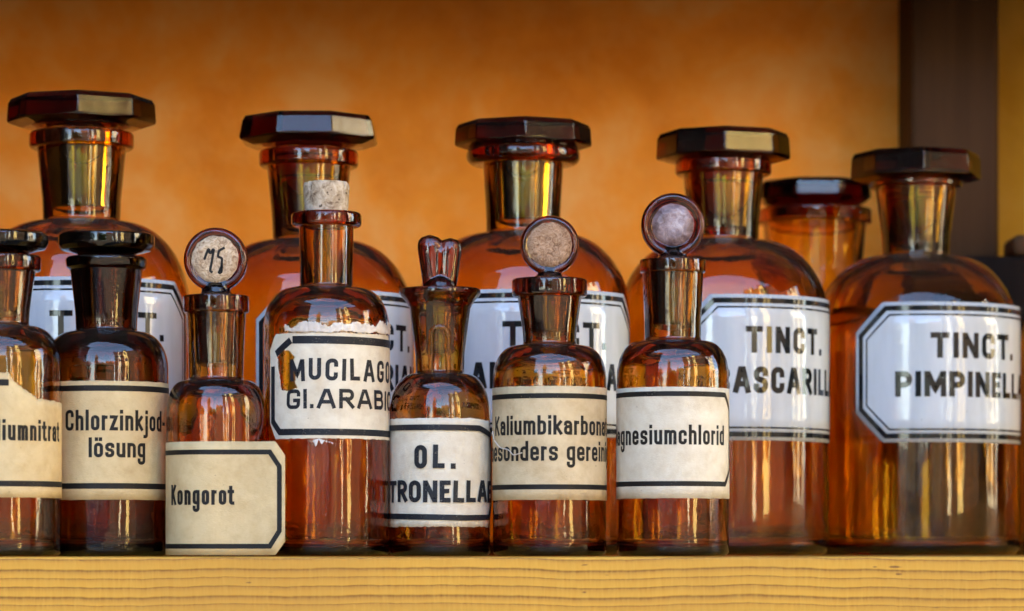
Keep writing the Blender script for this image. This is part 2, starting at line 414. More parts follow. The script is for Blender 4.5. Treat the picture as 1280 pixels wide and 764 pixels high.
# ------------------------------------------------------------------ bottles
class Bottle:
    def __init__(s, name, cx, Y, label, group, cat='bottle'):
        s.Y = Y; s.S = Y / FPX; s.cx = cx
        s.root = empty(name, ((cx - 640) * s.S, Y, 0)); tag(s.root, label, cat, group)
    def z(s, y): return CAMZ + (HOR - y) * s.S
    def r(s, p): return p * s.S
    def body(s, R_, y_full, y_neck, rnb, rnt, y_rim0, y_rim1, Rr, rim='round', wall=0.0027, base=0.0042, mat=None, ell=2.0, foot=0.006, rneck_in=None):
        S = s.S; Rb = R_ * S; s.R = Rb
        zf, zn, z0, z1 = s.z(y_full), s.z(y_neck), s.z(y_rim0), s.z(y_rim1)
        rb, rt, rr = rnb * S, rnt * S, Rr * S
        def shoulder(Ro, ri, za, zb, n=22):
            o = []
            for k in range(n + 1):
                t = PI / 2 * k / n
                o.append((ri + (Ro - ri) * max(0.0, math.cos(t)) ** (2 / ell), za + (zb - za) * math.sin(t) ** (2 / ell)))
            return o
        f = 0.0022
        out = rpoly([(0, 0.0035), (Rb * 0.55, 0.0030, 0.01), (Rb * 0.80, 0.0003, 0.003), (Rb, 0.0003, foot), (Rb, zf)], seg=8)
        out += shoulder(Rb, rb + f, zf, zn)[1:]
        out += rpoly([(rb + f, zn), (rb, zn + 0.0006, .002), (rb + (rt - rb) * .12, zn + (z0 - zn) * .3), (rt, z0)])[1:]
        rh = z1 - z0; wn = 0.0030
        if rim == 'round': out += rpoly([(rt, z0), (rr, z0, rh * .5), (rr, z1, rh * .5), (rt, z1)], seg=8)[1:]
        elif rim == 'flare': out += rpoly([(rt, z0), (rt + (rr - rt) * .35, z0 + rh * .35, rh), (rr, z0 + rh * .72, .001), (rr, z1, .0015), (rr * .7, z1)], seg=8)[1:]
        elif rim == 'band': out += rpoly([(rt, z0), (rr, z0 + .0004, .0022), (rr, z1, .0016), (rt, z1)], seg=6)[1:]
        elif rim == 'taper': out += rpoly([(rt, z0), (rt + (rr - rt) * .75, z0 + rh * .2, .0014), (rr, z1 - .001, .0014), (rr - .001, z1, .001), (rt, z1)], seg=6)[1:]
        ti = rneck_in * S if rneck_in else rt - wn
        bi = rb - wn - (0.0 if not rneck_in else max(0, (rt - wn - ti)) * .6)
        s.rin_top, s.rin_bot, s.ztop, s.zneck = ti, bi, z1, zn
        inn = rpoly([(rt, z1), (ti, z1, .001), (ti, z1 - rh), (bi, zn)], seg=4)[1:]
        sh = shoulder(Rb - wall, bi, zf, zn - wall)
        inn += sh[::-1][1:]
        inn += rpoly([(Rb - wall, zf), (Rb - wall, base, foot * .6), (Rb * .5, base + .0010, .02), (0, base + .0025)], seg=6)[1:]
        bm = bmesh.new(); lathe(bm, out + inn, 96)
        s.glass = mat; s.body_o = link('glass_body', bm, mat, s.root, ang=48)
        return s
    # --- label surfaces
    def cyl(s, u, v, off=0.0):
        a = u / s.R; q = s.R + 0.00025 + off
        return Vector((q * math.sin(a), -q * math.cos(a), v))
    def ang(s, x):                       # arc whose point shows at picture column x
        X0, lo, hi = (s.cx - 640) * s.S, R(-86), R(86)
        for _ in range(40):
            a = (lo + hi) / 2
            if 640 + FPX * (X0 + s.R * math.sin(a)) / (s.Y - s.R * math.cos(a)) < x: lo = a
            else: hi = a
        return (lo + hi) / 2 * s.R
    def deg(s, d): return R(d) * s.R
    def label(s, u0, u1, top, bot, mat, fmap=None, keep=None, du=0.0006, rows=10, name='label', th=0.00016, text=None):
        fmap = fmap or s.cyl; bm = bmesh.new(); n = max(2, int((u1 - u0) / du)); cols = []
        for i in range(n + 1):
            u = u0 + (u1 - u0) * i / n; t, b = top(u), bot(u)
            cols.append([(bm.verts.new(fmap(u, b + (t - b) * j / rows, 0)), u, b + (t - b) * j / rows) for j in range(rows + 1)])
        for i in range(n):
            for j in range(rows):
                q = (cols[i][j], cols[i + 1][j], cols[i + 1][j + 1], cols[i][j + 1])
                if keep and not keep(sum(k[1] for k in q) / 4, sum(k[2] for k in q) / 4): continue
                bm.faces.new([k[0] for k in q])
        bmesh.ops.delete(bm, geom=[v for v in bm.verts if not v.link_faces], context='VERTS')
        o = link(name, bm, mat, s.root, ang=60)
        m = o.modifiers.new('paper', 'SOLIDIFY'); m.thickness = th; m.offset = -1
        if text: o['label'] = text
        return o

def clipped(u0, u1, z0, z1, cu, cz):
    """top and bottom curves of a label with cut corners"""
    def top(u):
        d = min(u - u0, u1 - u); return z1 - (cz * (1 - d / cu) if d < cu else 0)
    def bot(u):
        d = min(u - u0, u1 - u); return z0 + (cz * (1 - d / cu) if d < cu else 0)
    return top, bot
def octa(u0, u1, z0, z1, cu, cz): return [(u0 + cu, z0), (u1 - cu, z0), (u1, z0 + cz), (u1, z1 - cz), (u1 - cu, z1), (u0 + cu, z1), (u0, z1 - cz), (u0, z0 + cz)]

def shaft_prof(b, depth):
    """ground stopper shaft that fits the neck: (r, z) from its foot up"""
    t = 0.0007
    zb = b.zneck + (b.ztop - b.zneck) * (1 - depth)
    f = 1 - depth
    rb = b.rin_bot + (b.rin_top - b.rin_bot) * f - t
    return rb, zb, b.rin_top - t

def octagon_stopper(b, Rl, y_top, y_side0, y_bot, r_col, y_col, rot, depth=0.85, taper=0.985):
    S = b.S; rb, zb, rt = shaft_prof(b, depth)
    st = bmesh.new()
    fz = lambda y, r_: CAMZ + (HOR - y) / FPX * (b.Y - r_ * S)
    zt, zs, zb2 = fz(y_top, Rl * .93), fz(y_side0, Rl * .93), fz(y_bot, r_col)
    # eight-sided plate with a ground bevel above and below
    n = 8; k = 1 / math.cos(PI / 8); Ro = Rl * S
    rot_a = R(rot) - PI / 2
    plate = [(0, zb2 - .0005), (r_col * S, zb2), (Ro * .80, zb2 + (zs - zb2) * .25), (Ro * .985, zs), (Ro, zs + .001), (Ro * taper, zt - (zt - zs) * .22), (Ro * (taper - .045), zt), (0, zt)]
    lathe(st, plate, 8, rot=rot_a)
    o = link('stopper', st, G_LID, b.root, ang=12); bevel_mod(o, 0.0019, 3)
    sh = bmesh.new()
    lathe(sh, rpoly([(0, zb), (rb, zb, .001), (rt, b.ztop), (r_col * S * .98, b.ztop + .0012, .001), (r_col * S, zb2 - .0004, .001), (0, zb2 - .0008)], seg=4), 56)
    link('stopper_shaft', sh, G_SHAFT, o, ang=40)
    return o

def remeshed(name, bm, mat, parent, vox=0.0005, it=6):
    o = link(name, bm, mat, parent, ang=None)
    m = o.modifiers.new('remesh', 'REMESH'); m.mode = 'VOXEL'; m.voxel_size = vox; m.use_smooth_shade = True
    m = o.modifiers.new('smooth', 'SMOOTH'); m.iterations = it; m.factor = 0.5
    return o

def disc_stopper(b, cx, cyy, Rd, y_col, turn=0.0, thick=0.0050, recess=0.0012, r_face=0.72):
    """upright glass disc on a short stem; shaft in the neck"""
    S = b.S; zc = b.z(cyy); Ro = Rd * S; rb, zb, rt = shaft_prof(b, 0.8)
    bm = bmesh.new()
    prof = rpoly([(0, -thick * .55), (Ro * r_face, -thick * .55, .001), (Ro * .9, -thick, .002), (Ro, -thick * .55, .0022), (Ro, thick * .55, .0022), (Ro * .90, thick, .002), (Ro * r_face, thick - recess, .001), (0, thick - recess)], seg=6)
    lathe(bm, prof, 64, axis='Y'); bmesh.ops.translate(bm, vec=(0, 0, zc), verts=bm.verts)
    zcol = b.z(y_col)
    st = bmesh.new()
    lathe(st, rpoly([(0, zb), (rb, zb, .001), (rt, b.ztop - .0002), (rt - .0004, b.ztop + .0006, .0006), (19 * S, b.ztop + .0010, .0006), (17 * S, zcol, .0012), (12 * S, zcol + .0022, .002), (11 * S, zc - Ro * .86), (0, zc - Ro * .8)], seg=5), 48)
    me = bpy.data.meshes.new('tmp'); st.to_mesh(me); st.free(); bm.from_mesh(me); bpy.data.meshes.remove(me)
    o = remeshed('stopper', bm, G_STP, b.root, 0.00045, 8)
    return o, zc, Ro, thick - recess

def paper_disc(parent, zc, y, Rp, mat, name='paper_disc', seed=0.0):
    bm = bmesh.new(); n = 72; c = bm.verts.new((0, -y - .0003, zc)); ring = []; ring2 = []
    for k in range(n):
        a = 2 * PI * k / n; q = Rp * (1 + 0.05 * mnoise.noise(Vector((math.cos(a) * 4, math.sin(a) * 4, seed))))
        ring.append(bm.verts.new((q * .6 * math.cos(a), -y - .0003, zc + q * .6 * math.sin(a)))); ring2.append(bm.verts.new((q * math.cos(a), -y - .0003, zc + q * math.sin(a))))
    for k in range(n):
        k2 = (k + 1) % n; bm.faces.new((c, ring[k], ring[k2])); bm.faces.new((ring[k], ring2[k], ring2[k2], ring[k2]))
    o = link(name, bm, mat, parent); m = o.modifiers.new('paper', 'SOLIDIFY'); m.thickness = .0002; m.offset = -1
    return o

# ------------------------------------------------------------------ the shelf, the wall and what stands behind the bottles
SHELF_Y = 1.475
bm = box(bmesh.new(), -0.95, 0.95, SHELF_Y, 2.05, -0.042, 0.0)
sh = link('shelf', bm, PINE, smooth=False); bevel_mod(sh, 0.0012, 2)
tag(sh, 'yellow pine shelf board with wavy grain carrying all the amber bottles', 'shelf')
WALL_Y = 2.09
def atx(px, Y): return (px - 640) / FPX * Y
def atz(py, Y): return CAMZ + (HOR - py) / FPX * Y
PX0, PX1 = atx(1139, 2.02), atx(1249, 2.02)
bm = box(bmesh.new(), -1.05, PX1 - 0.012, WALL_Y, WALL_Y + 0.12, -1.2, 2.2)
tag(link('plaster_wall', bm, PLASTER, smooth=False), 'mottled orange ochre plaster wall behind the row of bottles', 'wall')
bm = box(bmesh.new(), PX0, PX1, 2.02, WALL_Y - 0.002, -0.6, 2.0)
p = link('wooden_post', bm, POSTW, smooth=False); bevel_mod(p, 0.003, 2)
tag(p, 'upright brown wooden post between the orange wall and the yellow wall', 'post')
bm = box(bmesh.new(), PX1 - 0.010, 1.3, WALL_Y + 0.003, WALL_Y + 0.12, -1.2, 2.2)
tag(link('yellow_wall', bm, YELLOW, smooth=False), 'bright yellow wall to the right of the wooden post', 'wall')
bm = box(bmesh.new(), atx(1176, 1.99), atx(1420, 1.99), 1.965, 2.017, 0.001, atz(320, 1.965))
p = link('storage_box', bm, DARKW, smooth=False); bevel_mod(p, 0.002, 2)
tag(p, 'nearly black wooden box at the foot of the brown post', 'box')
bm = box(bmesh.new(), atx(1260, 1.99), atx(1330, 1.99), 1.968, 2.012, atz(320, 1.965) + .0005, atz(293, 1.968))
p = link('storage_box', bm, BROWNW, smooth=False); bevel_mod(p, 0.004, 3)
tag(p, 'small brown box lying on the nearly black box by the yellow wall', 'box')
# unseen boards and walls added to shade the shelf from above and the sides
bm = box(bmesh.new(), -1.05, 1.3, 1.931, WALL_Y - .003, 0.372, 0.40)
box(bm, -1.05, 1.3, 1.91, 1.93, 0.338, 0.42)      # front lip, added to darken the top of the wall
tag(link('shade_board', bm, DARKW, smooth=False), 'dark shade board added just above the bottles, out of frame', 'shelf')
bm = box(bmesh.new(), -1.05, 1.6, 1.12, WALL_Y + .1, 0.95, 1.00)  # unseen roof, its front edge set to limit the light
tag(link('unseen_stall_roof', bm, DARKW, smooth=False), 'unseen dark wooden stall roof, set to shade the shelf', 'roof')
bm = box(bmesh.new(), -0.60, -0.56, 1.22, WALL_Y - .003, -1.0, 0.945)  # unseen wall, added to darken the left side
tag(link('unseen_side_wall', bm, DARKW, smooth=False), 'unseen dark wooden side wall, added to shade the shelf from the left', 'wall')
bm = box(bmesh.new(), 1.28, 1.32, 1.85, WALL_Y - .003, -1.0, 0.945)  # unseen wall, limits what the glass mirrors on the right
tag(link('unseen_side_wall', bm, DARKW, smooth=False), 'unseen dark wooden side wall of the stall right of the shelf', 'wall')

# ------------------------------------------------------------------ large bottles
BG = 'large amber apothecary bottles with white enamel labels'
def big(cx, Y, R_, y_full, y_neck, rnb, rnt, rim, lid, lab, line2, t1, t2, label, half=67.5, ctr=15, cap=31):
    b = Bottle('apothecary_bottle', cx, Y, label, BG)
    b.body(R_, y_full, y_neck, rnb, rnt, rim[0], rim[1], rim[2], 'round', wall=0.0030, base=0.0055, mat=G_BIG, foot=.007)
    octagon_stopper(b, *lid)
    if lab:
        zt, zb = b.z(lab[0]), b.z(lab[1]); u0 = b.ang(ctr) if ctr > 0 else b.deg(ctr); u1 = u0 + b.deg(2 * half); S = b.S
        cu = 36 * S; cz = 36 * S
        t, bo = clipped(u0, u1, zb, zt, cu, cz)
        lo = b.label(u0, u1, t, bo, ENAMEL, du=0.0012, rows=6)
        def inset(d): k = d * 0.414; return octa(u0 + d, u1 - d, zb + d, zt - d, cu - k + 0 * d, cz - k)
        bm = bmesh.new()
        ribbon(bm, inset(7.5 * S), True, 6.2 * S, b.cyl, .00010, .0025)
        link('border', bm, INK_E, lo, smooth=True); bm = bmesh.new()
        ribbon(bm, inset(15.5 * S), True, 2.2 * S, b.cyl, .00010, .0025)
        link('border', bm, INK_E, lo, smooth=True)
        bm = bmesh.new()
        hh = (lab[1] - lab[0]) / 170
        write(bm, 'TINCT.', b.ang(t1[0]), b.ang(t1[1]), b.z(lab[0] + 68 * hh), cap * S * hh, 7.0 * S, b.cyl, gap=0.16)
        write(bm, line2, b.ang(t2[0]), b.ang(t2[1]) + t2[2] * b.S, b.z(lab[0] + 115 * hh), cap * S * hh, 7.0 * S, b.cyl, gap=0.12)
        link('lettering', bm, INK_E, lo, smooth=True)
    return b
big(102, 1.700, 135, 385, 278, 48, 55, (187, 166, 65), (93, 112, 143, 157, 42, 160, 5), (357, 545), 'OPII', (62, 204), (70, 170, 0),
    'large amber bottle with octagonal stopper, farthest left, its label half behind the Chlorzinkjod bottle', ctr=-55)
big(386, 1.715, 131, 400, 302, 45, 52, (210, 189, 62), (91, 137, 167, 181, 40, 184, 22, .85, .955), (372, 550), 'VALERIAN.', (410, 511), (380, 516, 12),
    'large amber bottle with octagonal stopper standing behind the corked bottle', ctr=320)
big(654, 1.730, 134, 395, 293, 46, 50, (207, 184, 71), (86, 145, 173, 184, 45, 186, 2), (372, 550), 'ANGOSTURA', (628, 757), (589, 770, 0),
    'large amber bottle with wide neck rim, behind the bottles lettered OL. and Kaliumbikarbonat', ctr=-53)
big(904, 1.775, 132, 405, 302, 44, 50, (220, 200, 60), (84, 157, 190, 200, 42, 203, -2), (378, 555), 'CASCARILLAE', (932, 1026), (893, 1033, 50),
    'large amber bottle lettered TINCT. CASCARILLAE behind the Magnesiumchlorid bottle', ctr=852)
big(1145, 1.825, 129, 425, 321, 42, 50, (236, 217, 57), (82, 183, 216, 226, 40, 228, 0), (387, 557), 'PIMPINELLAE', (1163, 1265), (1119, 1272, 42),
    'large amber bottle lettered TINCT. PIMPINELLAE at the right of the shelf', ctr=1070)
big(1398, 1.885, 126, 440, 334, 42, 50, (250, 230, 57), (82, 196, 228, 238, 40, 240, 0), None, '', 0, 0,
    'large amber bottle cut off by the right frame edge, only its shoulder in sight')
# wide-necked jar behind
b = Bottle('apothecary_jar', 1018, 1.925, 'shorter wide necked amber jar with flat lid, behind the two right large bottles', None, 'jar')
b.body(112, 455, 372, 58, 64, 281, 262, 71, 'round', wall=.003, base=.009, mat=G_BIG)
octagon_stopper(b, 74, 220, 243, 256, 56, 258, 22, .12)

# ------------------------------------------------------------------ small bottles in front
SG = 'small amber reagent bottles in the front row'
def straight(z0, z1): return (lambda u: z1), (lambda u: z0)
def bands(b, lo, u0, u1, ys, th, ink=INK, fmap=None):
    for y in ys:
        bm = bmesh.new(); ribbon(bm, [(u0, b.z(y)), (u1, b.z(y))], False, th * b.S, fmap or b.cyl, .00008, .0012)
        link('border_line', bm, ink, lo)
def nz(u, seed, sc=400): return mnoise.noise(Vector((u * sc, seed, 0.3)))

def dish_stopper(b, Rl, y_top, y_low, y_neck):
    S = b.S; rb, zb, rt = shaft_prof(b, .8); zt, zl, zn = b.z(y_top), b.z(y_low), b.z(y_neck)
    bm = bmesh.new(); Ro = Rl * S
    lathe(bm, rpoly([(0, zb), (rb, zb, .001), (rt, b.ztop), (rt * .96, zn, .001), (Ro * .62, zl, .003), (Ro * .93, zl + .0016, .002), (Ro, zl + .004, .002), (Ro, zt - .001, .0012), (Ro * .9, zt, .001), (0, zt - .0006)], seg=6), 80)
    return link('stopper', bm, G_STP, b.root, ang=45)

# -- far left, cut by the frame
b = Bottle('reagent_bottle', 0, 1.515, 'small amber bottle with torn label ending iumnitrat, cut off by the left frame edge', SG)
b.body(76, 455, 408, 36, 44, 340, 320, 51, 'band', mat=G_SML, rneck_in=34)
dish_stopper(b, 60, 291, 316, 320)
z0, z1 = b.z(623), b.z(470); S = b.S
def top(u):
    x = u / S
    k = 0 if x < 22 else (min(1, (x - 22) / 8) * 12 + max(0, min(1, (x - 30) / 30)) * 19 + max(0, (x - 59)) * .06)
    return z1 - k * S + nz(u, 2.0, 900) * (1.6 if x > 20 else .3) * S
lo = b.label(b.deg(-95), b.deg(96), top, lambda u: z0 + nz(u, 4.0, 300) * .4 * S, P_YELLOW, rows=12)
lo['label'] = 'yellowed paper label with torn upper right corner'
bm = bmesh.new()
ribbon(bm, [(b.deg(-95), b.z(482)), (b.deg(17), b.z(482))], False, 8 * S, b.cyl, .00008, .0012)
link('border_line', bm, INK, lo); bm = bmesh.new()
ribbon(bm, [(b.deg(-95), b.z(606)), (b.deg(96), b.z(606))], False, 7 * S, b.cyl, .00008, .0012)
link('border_line', bm, INK, lo)
bm = bmesh.new(); write(bm, 'Kaliumnitrat', b.deg(-13), b.deg(80), b.z(553), 26 * S, 4.1 * S, b.cyl, .10)
link('lettering', bm, INK, lo)

# -- Chlorzinkjodloesung
b = Bottle('reagent_bottle', 133, 1.556, 'small dark amber bottle labelled Chlorzinkjod-lösung under a flat disc stopper', SG)
b.body(77, 462, 415, 38, 45, 338, 322, 51, 'taper', mat=G_DRK, rneck_in=35)
dish_stopper(b, 60, 292, 318, 322); S = b.S
t, bo = straight(b.z(626), b.z(480))
lo = b.label(b.deg(-95), b.deg(95), lambda u: b.z(480) + nz(u, 7.0, 250) * .5 * S, lambda u: b.z(626) + nz(u, 8.0, 250) * .5 * S, P_YELLOW)
bands(b, lo, b.deg(-95), b.deg(95), (489, 609), 7)
bm = bmesh.new()
write(bm, 'Chlorzinkjod-', b.ang(82.5), b.ang(205), b.z(541), 25.5 * S, 4.1 * S, b.cyl, .10)
write(bm, 'l\u00f6sung', b.ang(111), b.ang(181), b.z(574), 24.5 * S, 4.1 * S, b.cyl, .10)
link('lettering', bm, INK, lo)

# -- Kongorot, its label standing off to the right
b = Bottle('reagent_bottle', 270, 1.540, 'small amber bottle labelled Kongorot with paper disc stopper', SG)
b.body(62, 522, 476, 34, 37, 392, 370, 41, 'band', mat=G_SML, ell=2.2); S = b.S
o, zc, Ro, yf = disc_stopper(b, 271, 325, 40, 360)
pd = paper_disc(o, zc, yf, Ro * .73, P_DISC, seed=1.0); pd['label'] = 'cream paper disc with handwritten mark'
def dm(u, v, off=0): return Vector((u, -yf - .0006 - off, zc + v))
bm = bmesh.new(); Q = Ro
for k, pts in enumerate(([(-.34, -.02, 0), (-.20, .36, .02), (-.16, .12, .03), (-.02, .42, .02), (-.10, -.05, .1), (-.16, -.36, .05), (-.08, -.42, 0)],
            [(.30, .36, 0), (.12, .26, .05), (.08, .08, .05), (.22, .02, .05), (.20, -.22, .1), (.10, -.46, .03), (.20, -.40, .03), (.21, -.2, 0)])):
    ribbon(bm, rpoly([(p[0] * Q, p[1] * Q, p[2] * Q) for p in pts], False, 6), False, .075 * Q, dm, .00003 * k, .001)
link('handwriting', bm, INK, pd)
ua = b.deg(4)
def kmap(u, v, off=0):
    if u <= ua: return b.cyl(u, v, off)
    p0 = b.cyl(ua, v, off); a = ua / b.R; d = u - ua
    return p0 + Vector((math.cos(a) * d, math.sin(a) * d - 3.0 * d * d, 0))
u0 = b.deg(-93); u1 = ua + (361 - 270 - 62 * math.sin(R(4))) * S
z0, z1 = b.z(694) , b.z(554)
z0 = max(z0, 0.0006); c = 17 * S
def cl(u): d = u1 - u; return max(0.0, (1 - d / (12 * S))) * c
lo = b.label(u0, u1, lambda u: z1 - cl(u) + nz(u, 1.0, 200) * .3 * S, lambda u: z0 + cl(u), P_YELLOW, fmap=kmap)
lo['label'] = 'cream label that stands off the glass at its right end'
bm = bmesh.new(); ru = u1 - 7 * S
ribbon(bm, [(u0, b.z(567)), (ru - 12 * S, b.z(567)), (ru, b.z(585)), (ru, b.z(664)), (ru - 12 * S, b.z(683)), (u0, b.z(683))], False, 6.0 * S, kmap, .00008, .0012)
link('border', bm, INK, lo)
bm = bmesh.new(); write(bm, 'Kongorot', b.ang(215), ua + (298 - 270 - 62 * math.sin(R(4))) * S, b.z(632), 25 * S, 4.2 * S, kmap, .10)
link('lettering', bm, INK, lo)

# -- Mucilago, corked, torn label
b = Bottle('reagent_bottle', 408, 1.556, 'corked amber bottle with badly torn MUCILAGO label, tallest body of the front row', SG)
b.body(79, 418, 360, 33, 34, 284, 266, 44, 'round', mat=G_SML, ell=2.3); S = b.S
bm = bmesh.new()
def rc(r, z, a): return r * (1 + .03 * mnoise.noise(Vector((math.cos(a) * 3, math.sin(a) * 3, z * 300))))
zt = b.z(228); zk = b.z(268)
lathe(bm, rpoly([(0, b.ztop - .0065), (b.rin_top * .94, b.ztop - .0065, .001), (b.rin_top - .0007, b.ztop - .001), (27 * S, zk), (29 * S, zt - .002), (28 * S, zt, .001), (0, zt - .0003)], seg=3) , 72, rfun=rc)
bmesh.ops.subdivide_edges(bm, edges=bm.edges, cuts=1)
for v in bm.verts:       # chipped upper edge
    a = math.atan2(v.co.y, v.co.x)
    if v.co.z > zt - .002:
        n = mnoise.noise(Vector((math.cos(a) * 5, math.sin(a) * 5, 2.2)))
        if n > .12 and math.hypot(v.co.x, v.co.y) > 20 * S: v.co.z -= (n - .12) * .010; v.co.x *= 1 - (n - .12) * .4; v.co.y *= 1 - (n - .12) * .4
co = link('cork', bm, CORK, b.root, ang=60); co['label'] = 'pale crumbling cork with a chipped rim'
u0, u1 = b.ang(338), b.deg(88); z0, z1 = b.z(551), b.z(421); cu, cz = 13 * S, 20 * S
t0, b0 = clipped(u0, u1, z0, z1, cu, cz)
def b0r(u):
    return b0(u) if u < (u0 + u1) / 2 else z0
hole = [(347, 449), (353, 441), (362, 443), (369, 452), (365, 461), (371, 468), (369, 482), (372, 489), (362, 493), (352, 490), (350, 475), (348, 462)]
hole = [(b.ang(x), b.z(y)) for x, y in hole]
def inside(u, v, P):
    c = False; n = len(P)
    for i in range(n):
        (xa, ya), (xb, yb) = P[i], P[i - 1]
        if (ya > v) != (yb > v) and u < (xb - xa) * (v - ya) / (yb - ya) + xa: c = not c
    return c
def keep(u, v):
    q = Vector((u * 700, v * 700, 1.0)); n1 = mnoise.noise(q) * 1.6 * S; n2 = mnoise.noise(q + Vector((9, 3, 0))) * 1.6 * S
    return not inside(u + n1, v + n2, hole)
lo = b.label(u0, u1, lambda u: t0(u) + nz(u, 3.3, 700) * 1.2 * S, lambda u: b0r(u) + nz(u, 5.1, 600) * .9 * S, P_WHITE, keep=keep, du=.00032, rows=130)
lo['label'] = 'white label torn through at its left end'
bm = bmesh.new()
d = 8.5 * S; e = 4 * S
ribbon(bm, [(b.ang(366), z1 - d), (u1, z1 - d - 2 * S)], False, 9.5 * S, b.cyl, .0001, .001)
ribbon(bm, [(u0 + 7.5 * S, b.z(461)), (u0 + 7.5 * S, z0 + cz + 2 * S), (u0 + cu + 8 * S, z0 + d), (u1, z0 + d - 1 * S)], False, 8 * S, b.cyl, .0001, .001)
ribbon(bm, [(u0 + 14 * S, b.z(446)), (b.ang(364), z1 - d - 0.5 * S)], False, 8.5 * S, b.cyl, .000115, .001)
link('border', bm, INK_W, lo)
bm = bmesh.new()
write(bm, 'MUCILAGO', b.ang(363), b.ang(485.5), b.z(480), 27 * S, 5.0 * S, b.cyl, .19, rough=.03)
write(bm, 'GI.ARABICI', b.ang(359), b.deg(94), b.z(514), 24 * S, 4.6 * S, b.cyl, .17, rough=.03)
link('lettering', bm, INK_W, lo)
tl = b.label(b.ang(357), b.deg(82), lambda u: b.z(410 - .035 * (u / S)) + (nz(u, 6.1, 170) * 6 + nz(u, 16.1, 600) * 3 + nz(u, 3.1, 1600) * 1.5) * S, lambda u: b.z(420) + (nz(u, 9.1, 200) * 2.5 + nz(u, 2.1, 800) * 1.2) * S, P_TORN, rows=6, du=.0003,
        fmap=lambda u, v, off=0: b.cyl(u, v, off + .0004 + .0010 * abs(mnoise.noise(Vector((u * 300, v * 600, 2))))), name='torn_paper_strip')
sc_ = b.label(b.ang(392), b.ang(416), lambda u: b.z(551 + .3 * abs(u / S + 5)) , lambda u: b.z(557) + nz(u, 3.1, 900) * 8 * S, P_TORN, rows=4,
        fmap=lambda u, v, off=0: b.cyl(u, v, off + .0006 + max(0, b.z(551) - v) * .5), name='torn_paper_scrap')

# -- Ol. Citronellae
b = Bottle('dropper_bottle', 550, 1.560, 'small amber dropper bottle labelled OL. CITRONELLAE with flared mouth and lobed stopper', SG)
b.body(63, 520, 468, 30, 38, 386, 361, 51, 'flare', mat=G_SML); S = b.S
bm = bmesh.new(); rb, zb, rt = shaft_prof(b, .75)
lathe(bm, rpoly([(0, zb), (rb * .8, zb, .002), (rt * .66, b.ztop), (16 * S, b.z(352), .004), (0, b.z(340))], seg=5), 40)
def blob(cx_, r1, r2, ya, yb):
    q = bmesh.new(); za, z2 = b.z(ya), b.z(yb); n = 20; prof = []
    for k in range(n + 1):
        t = k / n; z = za + (z2 - za) * t
        rr = r1 + (r2 - r1) * min(1, t / .72)
        if t > .80: rr = r2 * math.sqrt(max(0, 1 - ((t - .80) / .20) ** 2))
        prof.append((rr * S if 0 < k < n else 0, z))
    lathe(q, prof, 32)
    for v in q.verts: v.co.y *= .62; v.co.x += (cx_ + (v.co.z - za) / (z2 - za) * (cx_ * .9)) * S
    me = bpy.data.meshes.new('tmp'); q.to_mesh(me); q.free(); bm.from_mesh(me); bpy.data.meshes.remove(me)
blob(-6.8, 13, 16.5, 370, 293); blob(6.8, 12.5, 15.5, 370, 297); blob(.2, 12, 14, 370, 303)
remeshed('stopper', bm, G_LOBE, b.root, .0005, 5)
# pouring channel: a raised arched bead on the neck
bm = bmesh.new(); path = rpoly([(-10.5, 470), (-10.5, 411, 10), (11, 411, 10), (11, 470)], seg=10)
rings = []; pp = []
for i in range(len(path) - 1):
    a, c_ = Vector(path[i]), Vector(path[i + 1]); k = max(1, int((c_ - a).length / 4))
    pp += [a + (c_ - a) * j / k for j in range(k)]
pp.append(Vector(path[-1]))
for p_ in pp:
    zz = b.z(p_.y); f = (zz - b.zneck) / (b.z(386) - b.zneck); rn = (30 + 8 * max(0, f)) * S + .0004
    aa = p_.x * S / rn; c0 = Vector((rn * math.sin(aa), -rn * math.cos(aa), zz)); rad = Vector((math.sin(aa), -math.cos(aa), 0)); tn = Vector((math.cos(aa), math.sin(aa), 0))
    i = pp.index(p_); dp = pp[min(i + 1, len(pp) - 1)] - pp[max(i - 1, 0)]; tdir = (tn * dp.x + Vector((0, 0, -1)) * dp.y).normalized(); sd_ = tdir.cross(rad)
    rings.append([bm.verts.new(c0 + (rad * math.cos(k * PI / 5) * .0011 + sd_ * math.sin(k * PI / 5) * .0013)) for k in range(10)])
for A, B in zip(rings[:-1], rings[1:]):
    for k in range(10): bm.faces.new((A[k], A[(k + 1) % 10], B[(k + 1) % 10], B[k]))
bm.faces.new(rings[0][::-1]); bm.faces.new(rings[-1]); bmesh.ops.recalc_face_normals(bm, faces=bm.faces)
link('pouring_channel', bm, G_SML, b.root, ang=70)
u0, u1 = b.deg(-96), b.deg(84); z0, z1 = b.z(659), b.z(525)
def tp(u):
    dd = u1 - u; k = max(0, 1 - dd / (12 * S)) * 22 * S
    return z1 - k + nz(u, 1.7, 500) * 1.1 * S - max(0, u - b.deg(40)) * .05
def bt(u):
    dd = u1 - u; k = max(0, 1 - dd / (14 * S)) * 20 * S
    return z0 + k + nz(u, 2.7, 500) * 1.4 * S
lo = b.label(u0, u1, tp, bt, P_WHITE, rows=16, fmap=lambda u, v, off=0: b.cyl(u, v, off + .0003 * max(0, nz(u, v * 200, 300))))
bm = bmesh.new()
ribbon(bm, [(u0, b.z(536)), (b.deg(50), b.z(537)), (u1 - 10 * S, b.z(545)), (u1 - 5 * S, b.z(562)), (u1 - 5 * S, b.z(630)), (u1 - 14 * S, b.z(647)), (b.deg(30), b.z(648)), (u0, b.z(645))], False, 7 * S, b.cyl, .0006, .0012)
link('border', bm, INK_W, lo)
bm = bmesh.new()
write(bm, 'OL.', b.ang(519), b.ang(569), b.z(587), 29 * S, 6 * S, b.cyl, .25, rough=.03, off=.0006)
